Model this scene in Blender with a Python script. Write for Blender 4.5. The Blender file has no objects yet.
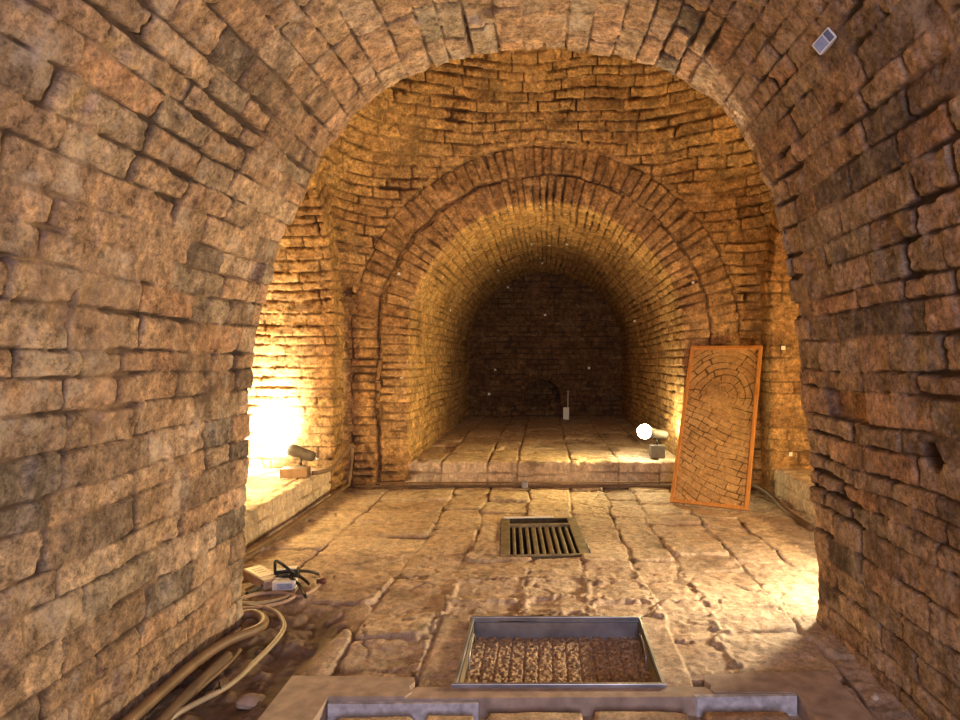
import bpy, bmesh, math, random
import numpy as np
from mathutils import Vector, Matrix

SC = bpy.context.scene
COL = SC.collection
PI = math.pi

# ------------------------------------------------------------------ camera, world, big lights, exposure
F = 640.0                                   # focal length in pixels of a 960 px wide frame
cam_d = bpy.data.cameras.new('camera')
cam_d.sensor_width = 36.0
cam_d.lens = F / 960.0 * 36.0
cam_d.shift_x = -65.0 / 960.0
cam_d.shift_y = -5.0 / 960.0
cam_d.clip_start = 0.05
cam = bpy.data.objects.new('camera', cam_d)
cam.location = (0, 0, 1.0)
cam.rotation_euler = (PI / 2, 0, 0)
COL.objects.link(cam)
SC.camera = cam

world = bpy.data.worlds.new('world')
world.use_nodes = True
world.node_tree.nodes['Background'].inputs[0].default_value = (0.85, 0.82, 1.0, 1)
world.node_tree.nodes['Background'].inputs[1].default_value = 0.15
SC.world = world

SC.view_settings.view_transform = 'Standard'
SC.view_settings.look = 'None'
SC.view_settings.gamma = 1.0
SC.view_settings.use_curve_mapping = False
SC.view_settings.exposure = 0.0


def light(name, kind, loc, power, color, size=0.05, aim=None, **kw):
    d = bpy.data.lights.new(name, kind)
    d.energy = power
    d.color = color
    if kind == 'AREA':
        d.shape = 'RECTANGLE'
        d.size, d.size_y = kw['wh']
    else:
        d.shadow_soft_size = size
    if kind == 'SPOT':
        d.spot_size = kw.get('angle', 2.0)
        d.spot_blend = kw.get('blend', 1.0)
    o = bpy.data.objects.new(name, d)
    o.location = loc
    if aim is not None:
        o.rotation_euler = (Vector(aim) - Vector(loc)).to_track_quat('-Z', 'Y').to_euler()
    COL.objects.link(o)
    return o


# daylight coming down the entrance passage behind the camera
light('entrance_daylight', 'AREA', (0.3, -1.45, 1.25), 54, (0.92, 0.82, 1.0), aim=(-0.4, 3.0, 1.5), wh=(0.9, 1.4))
WARM = (1.0, 0.66, 0.24)
# the flood lamps standing in the three chambers, with added fill lights
light('rear_flood_light', 'SPOT', (0.70, 4.90, 0.46), 100, (1.0, 0.72, 0.22), 0.045, aim=(-0.3, 4.55, 1.0), angle=3.0, blend=0.9)
light('rear_flood_spill', 'POINT', (0.76, 4.92, 0.47), 26, (1.0, 0.80, 0.34), 0.045)
light('rear_wall_fill', 'POINT', (0.965, 4.90, 0.43), 5, (1.0, 0.85, 0.42), 0.02)  # added point light brightening the right wall beside the lamp, no fixture
light('left_flood_light', 'SPOT', (-1.80, 4.27, 0.45), 400, (1.0, 0.87, 0.56), 0.05, aim=(-2.6, 4.75, 0.75), angle=2.9)
light('left_chamber_fill', 'POINT', (-1.86, 3.7, 0.55), 48, WARM, 0.05)  # added fill for the left chamber and dome, no fixture stands here
light('right_flood_light', 'SPOT', (1.32, 2.66, 0.36), 190, (1.0, 0.78, 0.48), 0.05, aim=(-1.2, 2.2, 1.9), angle=2.7, blend=1.0)
light('right_flood_spill', 'POINT', (1.32, 2.66, 0.30), 27, (1.0, 0.80, 0.50), 0.05)
light('right_chamber_light', 'POINT', (2.3, 3.2, 0.6), 66, (1.0, 0.62, 0.2), 0.05)

# ------------------------------------------------------------------ numeric helpers
def _hash(ix, iy, iz, seed):
    h = (ix.astype(np.int64) * 374761393 + iy.astype(np.int64) * 668265263 + iz.astype(np.int64) * 2147483647 + seed * 974634777) & 0xFFFFFFFF
    h = ((h ^ (h >> 13)) * 1274126177) & 0xFFFFFFFF
    h = ((h ^ (h >> 16)) * 2246822519) & 0xFFFFFFFF
    h = h ^ (h >> 15)
    return h.astype(np.float64) / 4294967295.0


def vnoise(x, y, z, seed=0):
    """value noise in -1..1"""
    fx, fy, fz = np.floor(x), np.floor(y), np.floor(z)
    ax, ay, az = x - fx, y - fy, z - fz
    ax = ax * ax * (3 - 2 * ax); ay = ay * ay * (3 - 2 * ay); az = az * az * (3 - 2 * az)
    r = 0
    for i in (0, 1):
        for j in (0, 1):
            for k in (0, 1):
                w = (ax if i else 1 - ax) * (ay if j else 1 - ay) * (az if k else 1 - az)
                r = r + w * _hash(fx + i, fy + j, fz + k, seed)
    return r * 2 - 1


def fbm(P, freq, octv=3, seed=0):
    r = 0; a = 1.0; tot = 0
    for o in range(octv):
        r = r + a * vnoise(P[..., 0] * freq + 17.3, P[..., 1] * freq + 5.1, P[..., 2] * freq - 9.7, seed + o)
        tot += a; a *= 0.55; freq *= 2.03
    return r / tot


def sstep(a, b, x):
    t = np.clip((x - a) / (b - a), 0, 1)
    return t * t * (3 - 2 * t)


def bounds(lo, hi, mean, jit, rng):
    v = [lo]
    while v[-1] < hi:
        v.append(v[-1] + mean * (1 + jit * rng.uniform(-1, 1)))
    return np.array(v)


def layout(s, t, tb, seed, length, face=None, rows=None, first=(0.05, 0.24)):
    """cells of a bond: t picks the course, s the brick in it"""
    rng = np.random.default_rng(seed)
    s_min, s_max = s.min() - 1, s.max() + 1
    ti = np.clip(np.searchsorted(tb, t) - 1, 0, len(tb) - 2)
    dt = np.minimum(t - tb[ti], tb[ti + 1] - t)
    v = (t - tb[ti]) / (tb[ti + 1] - tb[ti]) - 0.5
    ds = np.empty_like(s); u = np.empty_like(s)
    R = [np.empty_like(s) for _ in range(5)]
    for k in range(len(tb) - 1):
        m = ti == k
        if face is not None:
            st = -rng.uniform(*first)
            dn = [st]
            while dn[-1] > s_min:
                dn.append(dn[-1] - length * rng.uniform(0.6, 1.3))
            up = [f + rng.uniform(-0.012, 0.012) for f in face]
            while up[-1] < s_max:
                up.append(up[-1] + length)
            sb = np.array(dn[::-1] + up)
        elif rows is not None and k in rows:
            sb = np.array(rows[k])
        else:
            sb = bounds(s_min - rng.uniform(0, length), s_max + length, length, 0.35, rng)
        rr = rng.random((5, len(sb)))
        if not m.any():
            continue
        sm = s[m]
        i = np.clip(np.searchsorted(sb, sm) - 1, 0, len(sb) - 2)
        ds[m] = np.minimum(sm - sb[i], sb[i + 1] - sm)
        u[m] = (sm - sb[i]) / (sb[i + 1] - sb[i]) - 0.5
        for q in range(5):
            R[q][m] = rr[q][i]
    return dict(ds=ds, dt=dt, u=u, v=v, R=R)


def relief(P, L, seed, joint=0.0012, soft=0.006, depth=0.016, off=0.006, rough=0.006, missing=0.012, chip=0.0045, fill=0.75):
    """height above the bedding surface and the joint mask"""
    n1 = fbm(P, 22, 3, seed)
    n2 = fbm(P, 70, 2, seed + 9)
    wob = fbm(P, 4.5, 2, seed + 31)
    # corners of bricks are worn round
    e = np.minimum(L['ds'], L['dt'])
    c = np.hypot(np.maximum(0.014 - L['ds'], 0), np.maximum(0.014 - L['dt'], 0))
    e = np.minimum(e, 0.014 - c)
    vary = fbm(P, 6.5, 2, seed + 12)                              # some joints gape, some are nearly closed
    e = e + n1 * chip + n2 * 0.0018 - vary * 0.0035
    void = sstep(0.22, 0.5, fbm(P, 5.2, 2, seed + 55))
    e = e - void * 0.006
    g = sstep(joint, joint + soft, e)
    R = L['R']
    lift = (R[0] - 0.5) * 2 * off + L['u'] * (R[1] - 0.5) * off * 2.2 + L['v'] * (R[2] - 0.5) * off * 2.2
    flush = sstep(0.05, 0.38, wob) * fill * (1 - void)
    depth = depth * (1 + 0.8 * void)
    h = -depth * (1 - flush) * (1 - g) + g * (lift + n1 * rough + n2 * rough * 0.35) + (1 - g) * n2 * 0.003
    gone = (R[3] < missing)
    h = np.where(gone, h - 0.04 * g, h)
    broken = sstep(0.28, 0.5, fbm(P, 9, 2, seed + 77)) * (R[4] < 0.35)
    h = h - broken * g * 0.014
    spall = sstep(0.25, 0.6, fbm(P, 4.2, 3, seed + 91))
    h = h + spall * (n1 * 0.008 - 0.006)
    L['mud'] = flush * (1 - g) + 0.75 * sstep(0.34, 0.5, fbm(P, 3.1, 4, seed + 71))
    g = np.maximum(g, flush)
    return h, g


def grid_mesh(name, V, mat, attrs, keep=None, parent=None, kind='structure'):
    ni, nj = V.shape[:2]
    idx = np.arange(ni * nj).reshape(ni, nj)
    a, b, c, d = idx[:-1, :-1], idx[1:, :-1], idx[1:, 1:], idx[:-1, 1:]
    Q = np.stack([a, b, c, d], -1).reshape(-1, 4)
    if keep is not None:
        k = keep[:-1, :-1] & keep[1:, :-1] & keep[1:, 1:] & keep[:-1, 1:]
        Q = Q[k.reshape(-1)]
        used = np.zeros(ni * nj, bool); used[Q.reshape(-1)] = True
        remap = np.cumsum(used) - 1
        Q = remap[Q]
        co = V.reshape(-1, 3)[used]
        attrs = {k2: v.reshape(-1)[used] for k2, v in attrs.items()}
    else:
        co = V.reshape(-1, 3)
        attrs = {k2: v.reshape(-1) for k2, v in attrs.items()}
    me = bpy.data.meshes.new(name)
    me.vertices.add(len(co)); me.vertices.foreach_set('co', co.astype(np.float32).ravel())
    me.loops.add(len(Q) * 4); me.loops.foreach_set('vertex_index', Q.astype(np.int32).ravel())
    me.polygons.add(len(Q))
    me.polygons.foreach_set('loop_start', np.arange(0, len(Q) * 4, 4, dtype=np.int32))
    me.polygons.foreach_set('loop_total', np.full(len(Q), 4, dtype=np.int32))
    me.update(calc_edges=True)
    me.polygons.foreach_set('use_smooth', np.ones(len(Q), bool))
    for k2, v in attrs.items():
        at = me.attributes.new(k2, 'FLOAT', 'POINT')
        at.data.foreach_set('value', v.astype(np.float32))
    me.materials.append(mat)
    o = bpy.data.objects.new(name, me)
    COL.objects.link(o)
    if parent: o.parent = parent
    if kind: o['kind'] = kind
    return o


# ------------------------------------------------------------------ materials
def nodes_of(name):
    m = bpy.data.materials.new(name); m.use_nodes = True
    nt = m.node_tree
    return m, nt, nt.nodes['Principled BSDF']


def masonry_mat(name, ramp, joint_col, pale=0.35, rough=0.92, bump=0.6, stain=0.5, dark_joint=None, mud=(0.40, 0.25, 0.15), lime_col=(0.52, 0.44, 0.37), mott=1.0):
    m, nt, bs = nodes_of(name)
    N, Lk = nt.nodes, nt.links
    tc = N.new('ShaderNodeTexCoord')
    def attr(n):
        a = N.new('ShaderNodeAttribute'); a.attribute_name = n; return a.outputs['Fac']
    def noise(scale, det=4, rgh=0.6):
        n = N.new('ShaderNodeTexNoise'); n.inputs['Scale'].default_value = scale
        n.inputs['Detail'].default_value = det; n.inputs['Roughness'].default_value = rgh
        Lk.new(tc.outputs['Object'], n.inputs['Vector']); return n.outputs['Fac']
    def ramp_n(fac, stops, interp='LINEAR'):
        r = N.new('ShaderNodeValToRGB'); r.color_ramp.interpolation = interp
        el = r.color_ramp.elements
        while len(el) < len(stops): el.new(0.5)
        for e, (p, c) in zip(el, stops):
            e.position = p; e.color = (*c, 1) if len(c) == 3 else c
        Lk.new(fac, r.inputs['Fac']); return r.outputs['Color']
    def mix(kind, fac, a, b):
        x = N.new('ShaderNodeMix'); x.data_type = 'RGBA'; x.blend_type = kind
        if isinstance(fac, float): x.inputs['Factor'].default_value = fac
        else: Lk.new(fac, x.inputs['Factor'])
        for sock, val in ((x.inputs['A'], a), (x.inputs['B'], b)):
            if isinstance(val, tuple): sock.default_value = (*val, 1)
            else: Lk.new(val, sock)
        return x.outputs['Result']
    g = attr('gap'); r1 = attr('tint')
    base = ramp_n(r1, [((i + 0.5) / len(ramp), c) for i, c in enumerate(ramp)])
    # broad patches that run over several bricks
    mean = tuple(sum(c[k] for c in ramp) / len(ramp) for k in range(3))
    c = mix('MIX', 0.22, base, mean)
    patch = ramp_n(noise(1.7, 5, 0.62), [(0.32, (0.70, 0.60, 0.54)), (0.46, (0.98, 0.94, 0.88)), (0.58, (1.06, 1.08, 1.06)), (0.70, (1.18, 1.05, 0.92))])
    c = mix('MULTIPLY', stain * 1.6 if stain < 0.6 else 1.0, c, patch)
    # mottling inside each brick
    mot = ramp_n(noise(19, 7, 0.75), [(0.33, (0.24, 0.20, 0.20)), (0.43, (0.76, 0.72, 0.70)), (0.52, (1.05, 1.03, 1.0)), (0.63, (1.75, 1.66, 1.55))])
    c = mix('MULTIPLY', 0.9 * mott, c, mot)
    fine = ramp_n(noise(58, 6, 0.8), [(0.38, (0.36, 0.33, 0.32)), (0.47, (0.92, 0.91, 0.90)), (0.57, (1.32, 1.28, 1.22))])
    c = mix('MULTIPLY', 0.75 * mott, c, fine)
    # soot and lime
    soot = ramp_n(noise(4.2, 7, 0.74), [(0.53, (0, 0, 0)), (0.64, (0.66, 0.66, 0.66))])
    c = mix('MIX', soot, c, tuple(v * 0.30 for v in mean))
    lime = ramp_n(noise(6.1, 8, 0.76), [(0.53, (0, 0, 0)), (0.66, (pale, pale, pale))])
    c = mix('MIX', lime, c, lime_col)
    grit = ramp_n(noise(150, 2, 0.5), [(0.36, (0.62, 0.60, 0.58)), (0.44, (1, 1, 1)), (0.70, (1.12, 1.12, 1.12))])
    c = mix('MULTIPLY', 0.5, c, grit)
    jc = joint_col
    if dark_joint:
        jc = mix('MIX', ramp_n(noise(3.5, 3, 0.5), [(0.42, (0, 0, 0)), (0.58, (1, 1, 1))]), joint_col, dark_joint)
    c = mix('MIX', g, jc, c)
    mudf = ramp_n(attr('mud'), [(0.0, (0, 0, 0)), (1.0, (0.8, 0.8, 0.8))])
    c = mix('MIX', mudf, c, mix('MULTIPLY', 0.8, mud, mot))
    Lk.new(c, bs.inputs['Base Color'])
    bs.inputs['Roughness'].default_value = rough
    bs.inputs['Specular IOR Level'].default_value = 0.25
    bp = N.new('ShaderNodeBump'); bp.inputs['Strength'].default_value = bump; bp.inputs['Distance'].default_value = 0.010
    Lk.new(noise(62, 7, 0.78), bp.inputs['Height'])
    Lk.new(bp.outputs['Normal'], bs.inputs['Normal'])
    return m


BR = [(0.11, 0.10, 0.095), (0.24, 0.175, 0.13), (0.35, 0.245, 0.17), (0.43, 0.315, 0.215), (0.37, 0.26, 0.18), (0.41, 0.28, 0.19),
      (0.30, 0.225, 0.16), (0.48, 0.37, 0.265), (0.37, 0.285, 0.205), (0.27, 0.24, 0.195), (0.46, 0.28, 0.17), (0.44, 0.35, 0.28)]
BR = [tuple(0.86 * m_ * v for v, m_ in zip(c, (0.95, 0.93, 0.93))) for c in BR]
M_BRICK = masonry_mat('brick_masonry', BR, (0.04, 0.027, 0.022), pale=0.55, dark_joint=(0.085, 0.052, 0.038), mud=(0.30, 0.20, 0.135))
M_DOME = masonry_mat('dome_masonry', [(0.27, 0.165, 0.08), (0.37, 0.235, 0.112), (0.32, 0.20, 0.095), (0.41, 0.27, 0.13), (0.24, 0.145, 0.075)],
                     (0.07, 0.04, 0.022), pale=0.12, dark_joint=(0.17, 0.10, 0.05), mud=(0.42, 0.27, 0.14))
M_END_SHADE = masonry_mat('shaded_end_masonry', [(0.105, 0.057, 0.032), (0.14, 0.078, 0.04), (0.115, 0.066, 0.036), (0.16, 0.10, 0.055)],
                    (0.05, 0.03, 0.02), pale=0.05, mud=(0.17, 0.09, 0.05))  # gloom of the far end put into darker brick colours
M_PAVE = masonry_mat('stone_paving', [(0.43, 0.34, 0.27), (0.53, 0.43, 0.34), (0.47, 0.375, 0.30), (0.58, 0.48, 0.38), (0.45, 0.36, 0.29)],
                     (0.13, 0.08, 0.055), pale=0.45, rough=0.72, dark_joint=(0.48, 0.37, 0.28), mud=(0.13, 0.085, 0.062), bump=0.5, mott=0.6)


def plain(name, col, rough=0.6, metal=0.0, noise_scale=None, var=0.25, bump=0.0, emit=None, stretch=None):
    m, nt, bs = nodes_of(name)
    N, Lk = nt.nodes, nt.links
    bs.inputs['Roughness'].default_value = rough
    bs.inputs['Metallic'].default_value = metal
    tc = N.new('ShaderNodeTexCoord')
    n = N.new('ShaderNodeTexNoise'); n.inputs['Scale'].default_value = noise_scale or 30; n.inputs['Detail'].default_value = 5
    if stretch:
        mp = N.new('ShaderNodeMapping'); mp.inputs['Scale'].default_value = stretch
        Lk.new(tc.outputs['Object'], mp.inputs['Vector']); Lk.new(mp.outputs['Vector'], n.inputs['Vector'])
    else:
        Lk.new(tc.outputs['Object'], n.inputs['Vector'])
    r = N.new('ShaderNodeValToRGB')
    r.color_ramp.elements[0].position = 0.3; r.color_ramp.elements[1].position = 0.7
    r.color_ramp.elements[0].color = (*[c * (1 - var) for c in col], 1)
    r.color_ramp.elements[1].color = (*[min(1, c * (1 + var)) for c in col], 1)
    Lk.new(n.outputs['Fac'], r.inputs['Fac']); Lk.new(r.outputs['Color'], bs.inputs['Base Color'])
    if bump:
        b = N.new('ShaderNodeBump'); b.inputs['Strength'].default_value = bump; b.inputs['Distance'].default_value = 0.004
        Lk.new(n.outputs['Fac'], b.inputs['Height']); Lk.new(b.outputs['Normal'], bs.inputs['Normal'])
    if emit:
        bs.inputs['Emission Color'].default_value = (*emit[0], 1)
        bs.inputs['Emission Strength'].default_value = emit[1]
    return m


M_STEEL = plain('galvanised_steel', (0.36, 0.37, 0.42), 0.36, 0.7, 9, 0.45)
M_RUST = plain('dull_olive_metal', (0.19, 0.15, 0.10), 0.6, 0.3, 18, 0.4, 0.3)
M_DARKM = plain('dark_metal', (0.05, 0.045, 0.04), 0.5, 0.5, 30, 0.3)
M_GREYB = plain('grey_box_paint', (0.075, 0.06, 0.05), 0.6, 0.0, 30, 0.25)
M_WOOD = plain('orange_brown_wood', (0.50, 0.22, 0.055), 0.5, 0.0, 12, 0.25, 0.2, stretch=(8, 8, 1))
M_OLDW = plain('old_brown_timber', (0.115, 0.07, 0.042), 0.8, 0.0, 9, 0.4, 0.5, stretch=(9, 1.2, 9))
M_PIPE = plain('brown_conduit', (0.16, 0.095, 0.055), 0.55, 0.0, 16, 0.3, 0.2)
M_DPIPE = plain('dark_brown_conduit', (0.10, 0.06, 0.04), 0.6, 0.0, 16, 0.3, 0.2)
M_BEIGE = plain('beige_cable_sheath', (0.34, 0.27, 0.185), 0.5, 0.0, 20, 0.15)
M_PINKC = plain('pinkish_cable_sheath', (0.38, 0.26, 0.20), 0.5, 0.0, 20, 0.15)
M_BLACK = plain('black_rubber', (0.012, 0.011, 0.010), 0.45, 0.0, 20, 0.2)
M_WHITE = plain('white_plastic', (0.78, 0.76, 0.72), 0.45, 0.0, 20, 0.05)
M_TAG = plain('white_marker_plastic', (0.85, 0.83, 0.78), 0.4, 0.0, 20, 0.03)
M_SCREEN = plain('bluish_grey_display', (0.30, 0.36, 0.52), 0.3, 0.0, 60, 0.2)
M_CREAM = plain('cream_label_plastic', (0.62, 0.50, 0.36), 0.5, 0.0, 60, 0.15)
M_CONC = plain('smooth_pale_slab', (0.40, 0.31, 0.25), 0.68, 0.0, 22, 0.28, 0.5)
M_LIP = plain('whitewashed_slab_edge', (0.52, 0.52, 0.56), 0.8, 0.0, 40, 0.35, 0.4)
M_GRAV = plain('pebbly_mat', (0.34, 0.235, 0.15), 0.85, 0.0, 85, 0.6, 1.0)
M_BULB = plain('glowing_bulb_glass', (1, 0.95, 0.8), 0.3, 0.0, 5, 0.0, emit=((1.0, 0.93, 0.62), 60))
M_PEB = plain('pale_stone_chip', (0.6, 0.54, 0.45), 0.8, 0.0, 60, 0.2)
M_HOLE = plain('dark_earth', (0.05, 0.035, 0.025), 0.95, 0.0, 40, 0.4, 0.6)

# ------------------------------------------------------------------ the brick chambers
def resample(pts, step):
    pts = np.array(pts, float)
    d = np.r_[0, np.cumsum(np.hypot(*np.diff(pts, axis=0).T))]
    n = int(d[-1] / step) + 1
    t = np.linspace(0, d[-1], n)
    return t, np.c_[np.interp(t, d, pts[:, 0]), np.interp(t, d, pts[:, 1])]


def smooth_profile(pts, step, win):
    t, P = resample(pts, 0.01)
    k = int(win / 0.01)
    w = np.hanning(2 * k + 3); w /= w.sum()
    Pp = np.vstack([np.repeat(P[:1], k + 1, 0) + (np.arange(-k - 1, 0)[:, None]) * (P[1] - P[0]), P,
                    np.repeat(P[-1:], k + 1, 0) + (np.arange(1, k + 2)[:, None]) * (P[-1] - P[-2])])
    P = np.c_[np.convolve(Pp[:, 0], w, 'valid'), np.convolve(Pp[:, 1], w, 'valid')]
    return resample(P, step)


def arch_profile(cx, r, spring, z0):
    pts = [(cx - r, z0), (cx - r, spring)]
    pts += [(cx + r * math.cos(a), spring + r * math.sin(a)) for a in np.linspace(PI, 0, 60)[1:-1]]
    pts += [(cx + r, spring), (cx + r, z0)]
    return pts


def normals_of(P, sgn=1):
    T = np.gradient(P, axis=0)
    T /= np.hypot(T[:, 0], T[:, 1])[:, None]
    return np.c_[-T[:, 1], T[:, 0]] * sgn      # for a profile running left-up-right this points outward


def s_samples(lo, fine_lo, fine_hi, hi, fine, coarse):
    a = np.arange(lo, fine_lo, coarse); b = np.arange(fine_lo, fine_hi, fine); c = np.arange(fine_hi, hi + 1e-6, coarse)
    return np.concatenate([a, b, c])


def vault(name, prof_t, prof, origin, lat, fdir, s, course, length, seed, rings, mat, taper=0.0, taper_c=(0, 0.2),
          normal=None, rl=None, deform=0.014, hook=None):
    """a swept masonry surface: s<0 runs into the chamber, s>0 runs out over its front face"""
    O = np.array(origin, float); L3 = np.array(lat, float); Z3 = np.array((0, 0, 1.0)); F3 = np.array(fdir, float)
    n2 = normals_of(prof) if normal is None else np.repeat([normal], len(prof), 0)
    T, S = np.meshgrid(prof_t, s, indexing='ij')
    inside = np.minimum(S, 0); out = np.maximum(S, 0)
    px = prof[:, 0][:, None]; pz = prof[:, 1][:, None]
    if taper:
        k = 1 + taper * inside
        px = taper_c[0] + (px - taper_c[0]) * k; pz = taper_c[1] + (pz - taper_c[1]) * k
    nx = n2[:, 0][:, None]; nz = n2[:, 1][:, None]
    X = px + nx * out; Z = pz + nz * out
    P = O + X[..., None] * L3 + Z[..., None] * Z3 + inside[..., None] * F3
    w = sstep(-0.018, 0.018, S)[..., None]
    Nn = -(nx[..., None] * L3 + nz[..., None] * Z3) * (1 - w) + F3 * w
    Nn = Nn / np.linalg.norm(Nn, axis=-1, keepdims=True)
    tt = T + 0.016 * fbm(P, 2.4, 2, seed + 3) + 0.0022 * fbm(P, 14, 1, seed + 5)
    ss = S + 0.010 * fbm(P, 9, 2, seed + 4) * sstep(0.0, 0.05, np.abs(S))
    rng = np.random.default_rng(seed)
    if rings and normal is None: tt = tt + course * 0.5 * (ss > rings[0])
    tb = bounds(-0.1, prof_t[-1] + 0.3, course, 0.28, rng)
    Lo = layout(ss, tt, tb, seed + 1, length, face=rings)
    kw = rl or {}
    h, g = relief(P, Lo, seed + 20, **kw)
    edge = -0.012 * (1 - sstep(0.0, 0.02, np.abs(S))) * (0.6 + fbm(P, 16, 2, seed + 66))
    h = h + edge + deform * fbm(P, 1.8, 2, seed + 50)
    if hook is not None:
        h, g = hook(P, h, g)
    V = P + Nn * h[..., None]
    return grid_mesh(name, V, mat, dict(gap=g, tint=Lo['R'][1], mud=Lo['mud']))


WX0, WX1, WY0, WY1 = -1.5, 1.6, 2.4, 4.8     # square middle chamber

# near barrel vault the camera stands in
pp = [(243, 640), (244, 610), (247, 540), (249, 470), (252, 400), (258, 340), (268, 290), (283, 240), (303, 200), (325, 155),
      (352, 118), (395, 85), (445, 64), (500, 53), (560, 49), (620, 57), (665, 72), (705, 95), (735, 125), (757, 165), (772, 210),
      (785, 270), (794, 340), (802, 410), (808, 470), (813, 540), (820, 640)]
K = F / WY0
prof = [((x - 545) / K, 1 - (y - 355) / K) for x, y in pp]
ft, fp = smooth_profile(prof, 0.0046, 0.10)


def near_hole(P, h, g):
    # a dark socket in the right wall and a few in the left one
    for c, r, dpt in (((0.98, 1.62, 0.74), 0.036, 0.05),):
        d = np.linalg.norm((P - np.array(c)) * np.array((0.4, 1, 1)), axis=-1)
        m = sstep(r * 1.3, r * 0.7, d + 0.012 * fbm(P, 30, 2, 5))
        h = h - dpt * m
        g = g * (1 - m)
    return h, g


vault('wall_front', ft, fp, (0, WY0, 0), (1, 0, 0), (0, 1, 0), s_samples(-3.9, -1.30, 0.08, 0.62, 0.0046, 0.035),
      0.080, 0.245, 101, (0.22, 0.44), M_BRICK, hook=near_hole,
      rl=dict(depth=0.012, off=0.004, rough=0.008, soft=0.0048, joint=0.0004, chip=0.0065, missing=0.004))

# back chamber
def ring_cracks(P, h, g):
    x, z = P[..., 0], P[..., 2]
    r = np.where(z > 1.11, np.hypot(x, z - 1.11), np.abs(x)) + 0.035 * fbm(P, 2.6, 3, 31) + 0.02 * fbm(P, 11, 2, 32)
    a = np.arctan2(z - 1.11, x)
    onface = P[..., 1] < WY1 + 0.01
    d1 = np.abs(r - 1.255); d1 = d1 + 0.007 * fbm(P, 6, 2, 35); k1 = sstep(0.019, 0.008, d1) * sstep(-0.35, -0.55, x) * onface
    d2 = np.abs(r - 1.245); k2 = sstep(0.012, 0.004, d2) * sstep(0.2, 0.5, fbm(P, 2.3, 1, 8) + 0.5) * onface
    k = np.maximum(k1, k2 * 0.6)
    return h - 0.06 * k, g * (1 - k)


bt, bp_ = smooth_profile(arch_profile(0.005, 1.03, 1.11, -0.05), 0.0075, 0.02)
vault('wall_back', bt, bp_, (0, WY1, 0), (1, 0, 0), (0, -1, 0), s_samples(-3.6, -0.9, 0.46, 0.50, 0.0075, 0.016),
      0.064, 0.18, 202, (0.215, 0.43), M_DOME, taper=0.012, hook=ring_cracks,
      rl=dict(depth=0.017, off=0.006, missing=0.006, fill=0.5))
# side chambers
st_, sp_ = smooth_profile(arch_profile(0.0, 0.98, 1.35, -0.05), 0.0085, 0.02)
vault('wall_left', st_, sp_, (WX0, 3.55, 0), (0, 1, 0), (1, 0, 0), s_samples(-1.75, -1.1, 0.2, 0.23, 0.0085, 0.03),
      0.074, 0.27, 303, (0.21,), M_DOME, rl=dict(depth=0.02, off=0.010, rough=0.010, missing=0.03, chip=0.008, fill=0.3))
vault('wall_right', st_, sp_, (WX1, 3.55, 0), (0, 1, 0), (-1, 0, 0), s_samples(-1.75, -1.1, 0.2, 0.23, 0.0085, 0.03),
      0.080, 0.27, 404, (0.21,), M_DOME, rl=dict(depth=0.012, off=0.004, rough=0.004, missing=0.0))

# raised chamber floors with their risers
def ledge(name, a, b, origin, lat, fdir, depth, col, seed, step=0.0085, mat=M_PAVE):
    t, P = resample([(a, 0.2), (b, 0.2)], step)
    vault(name, t, P, origin, lat, fdir, s_samples(-depth, -1.0, 0.2, 0.22, step, 0.03), col, 0.40, seed, (0.095, 0.2), mat,
          normal=(0, -1), rl=dict(depth=0.013, off=0.005, rough=0.006, missing=0.0, chip=0.007, soft=0.010), deform=0.008)


ledge('floor_back', -1.05, 1.06, (0, WY1 + 0.01, 0), (1, 0, 0), (0, -1, 0), 3.5, 0.31, 505)
ledge('floor_left', -0.99, 0.99, (WX0 - 0.02, 3.55, 0), (0, 1, 0), (1, 0, 0), 1.75, 0.30, 506)
ledge('floor_right', -0.99, 0.99, (WX1 + 0.02, 3.55, 0), (0, 1, 0), (-1, 0, 0), 1.75, 0.30, 507)


# end walls
def flat_wall(name, x0, x1, z0, z1, origin, lat, fdir, step, seed, mat, hook=None):
    xs = np.arange(x0, x1, step); zs = np.arange(z0, z1, step)
    X, Z = np.meshgrid(xs, zs, indexing='ij')
    P = np.array(origin, float) + X[..., None] * np.array(lat, float) + Z[..., None] * np.array((0, 0, 1.0))
    tb = bounds(z0 - 0.1, z1 + 0.2, 0.07, 0.2, np.random.default_rng(seed))
    Lo = layout(X + 0.01 * fbm(P, 8, 2, seed), Z + 0.01 * fbm(P, 3, 2, seed + 1), tb, seed, 0.26)
    h, g = relief(P, Lo, seed + 2)
    if hook: h, g = hook(X, Z, h, g)
    V = P + np.array(fdir, float) * h[..., None]
    return grid_mesh(name, V, mat, dict(gap=g, tint=Lo['R'][1], mud=Lo['mud']))


def niche(X, Z, h, g):
    cx, r, sp = -0.035, 0.235, 0.43
    up = np.hypot(X - cx, np.maximum(Z - sp, 0) * 0.95)
    ring = (up < r + 0.11) & (up > r) & (Z > 0.33)
    ang = np.arctan2(Z - sp, X - cx)
    e = np.abs(((ang * (r + 0.05) / 0.055) % 1) - 0.5)
    h = np.where(ring, 0.0 - 0.02 * (e > 0.42), h); g = np.where(ring, 1.0 - (e > 0.42), g)
    ins = (up < r) & (Z > 0.355)
    h = np.where(ins, h * 0.4 - 0.42, h)
    low = (np.abs(X - cx) < r) & (Z <= 0.355)
    h = np.where(low, h - 0.07, h)
    return h, g


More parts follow.
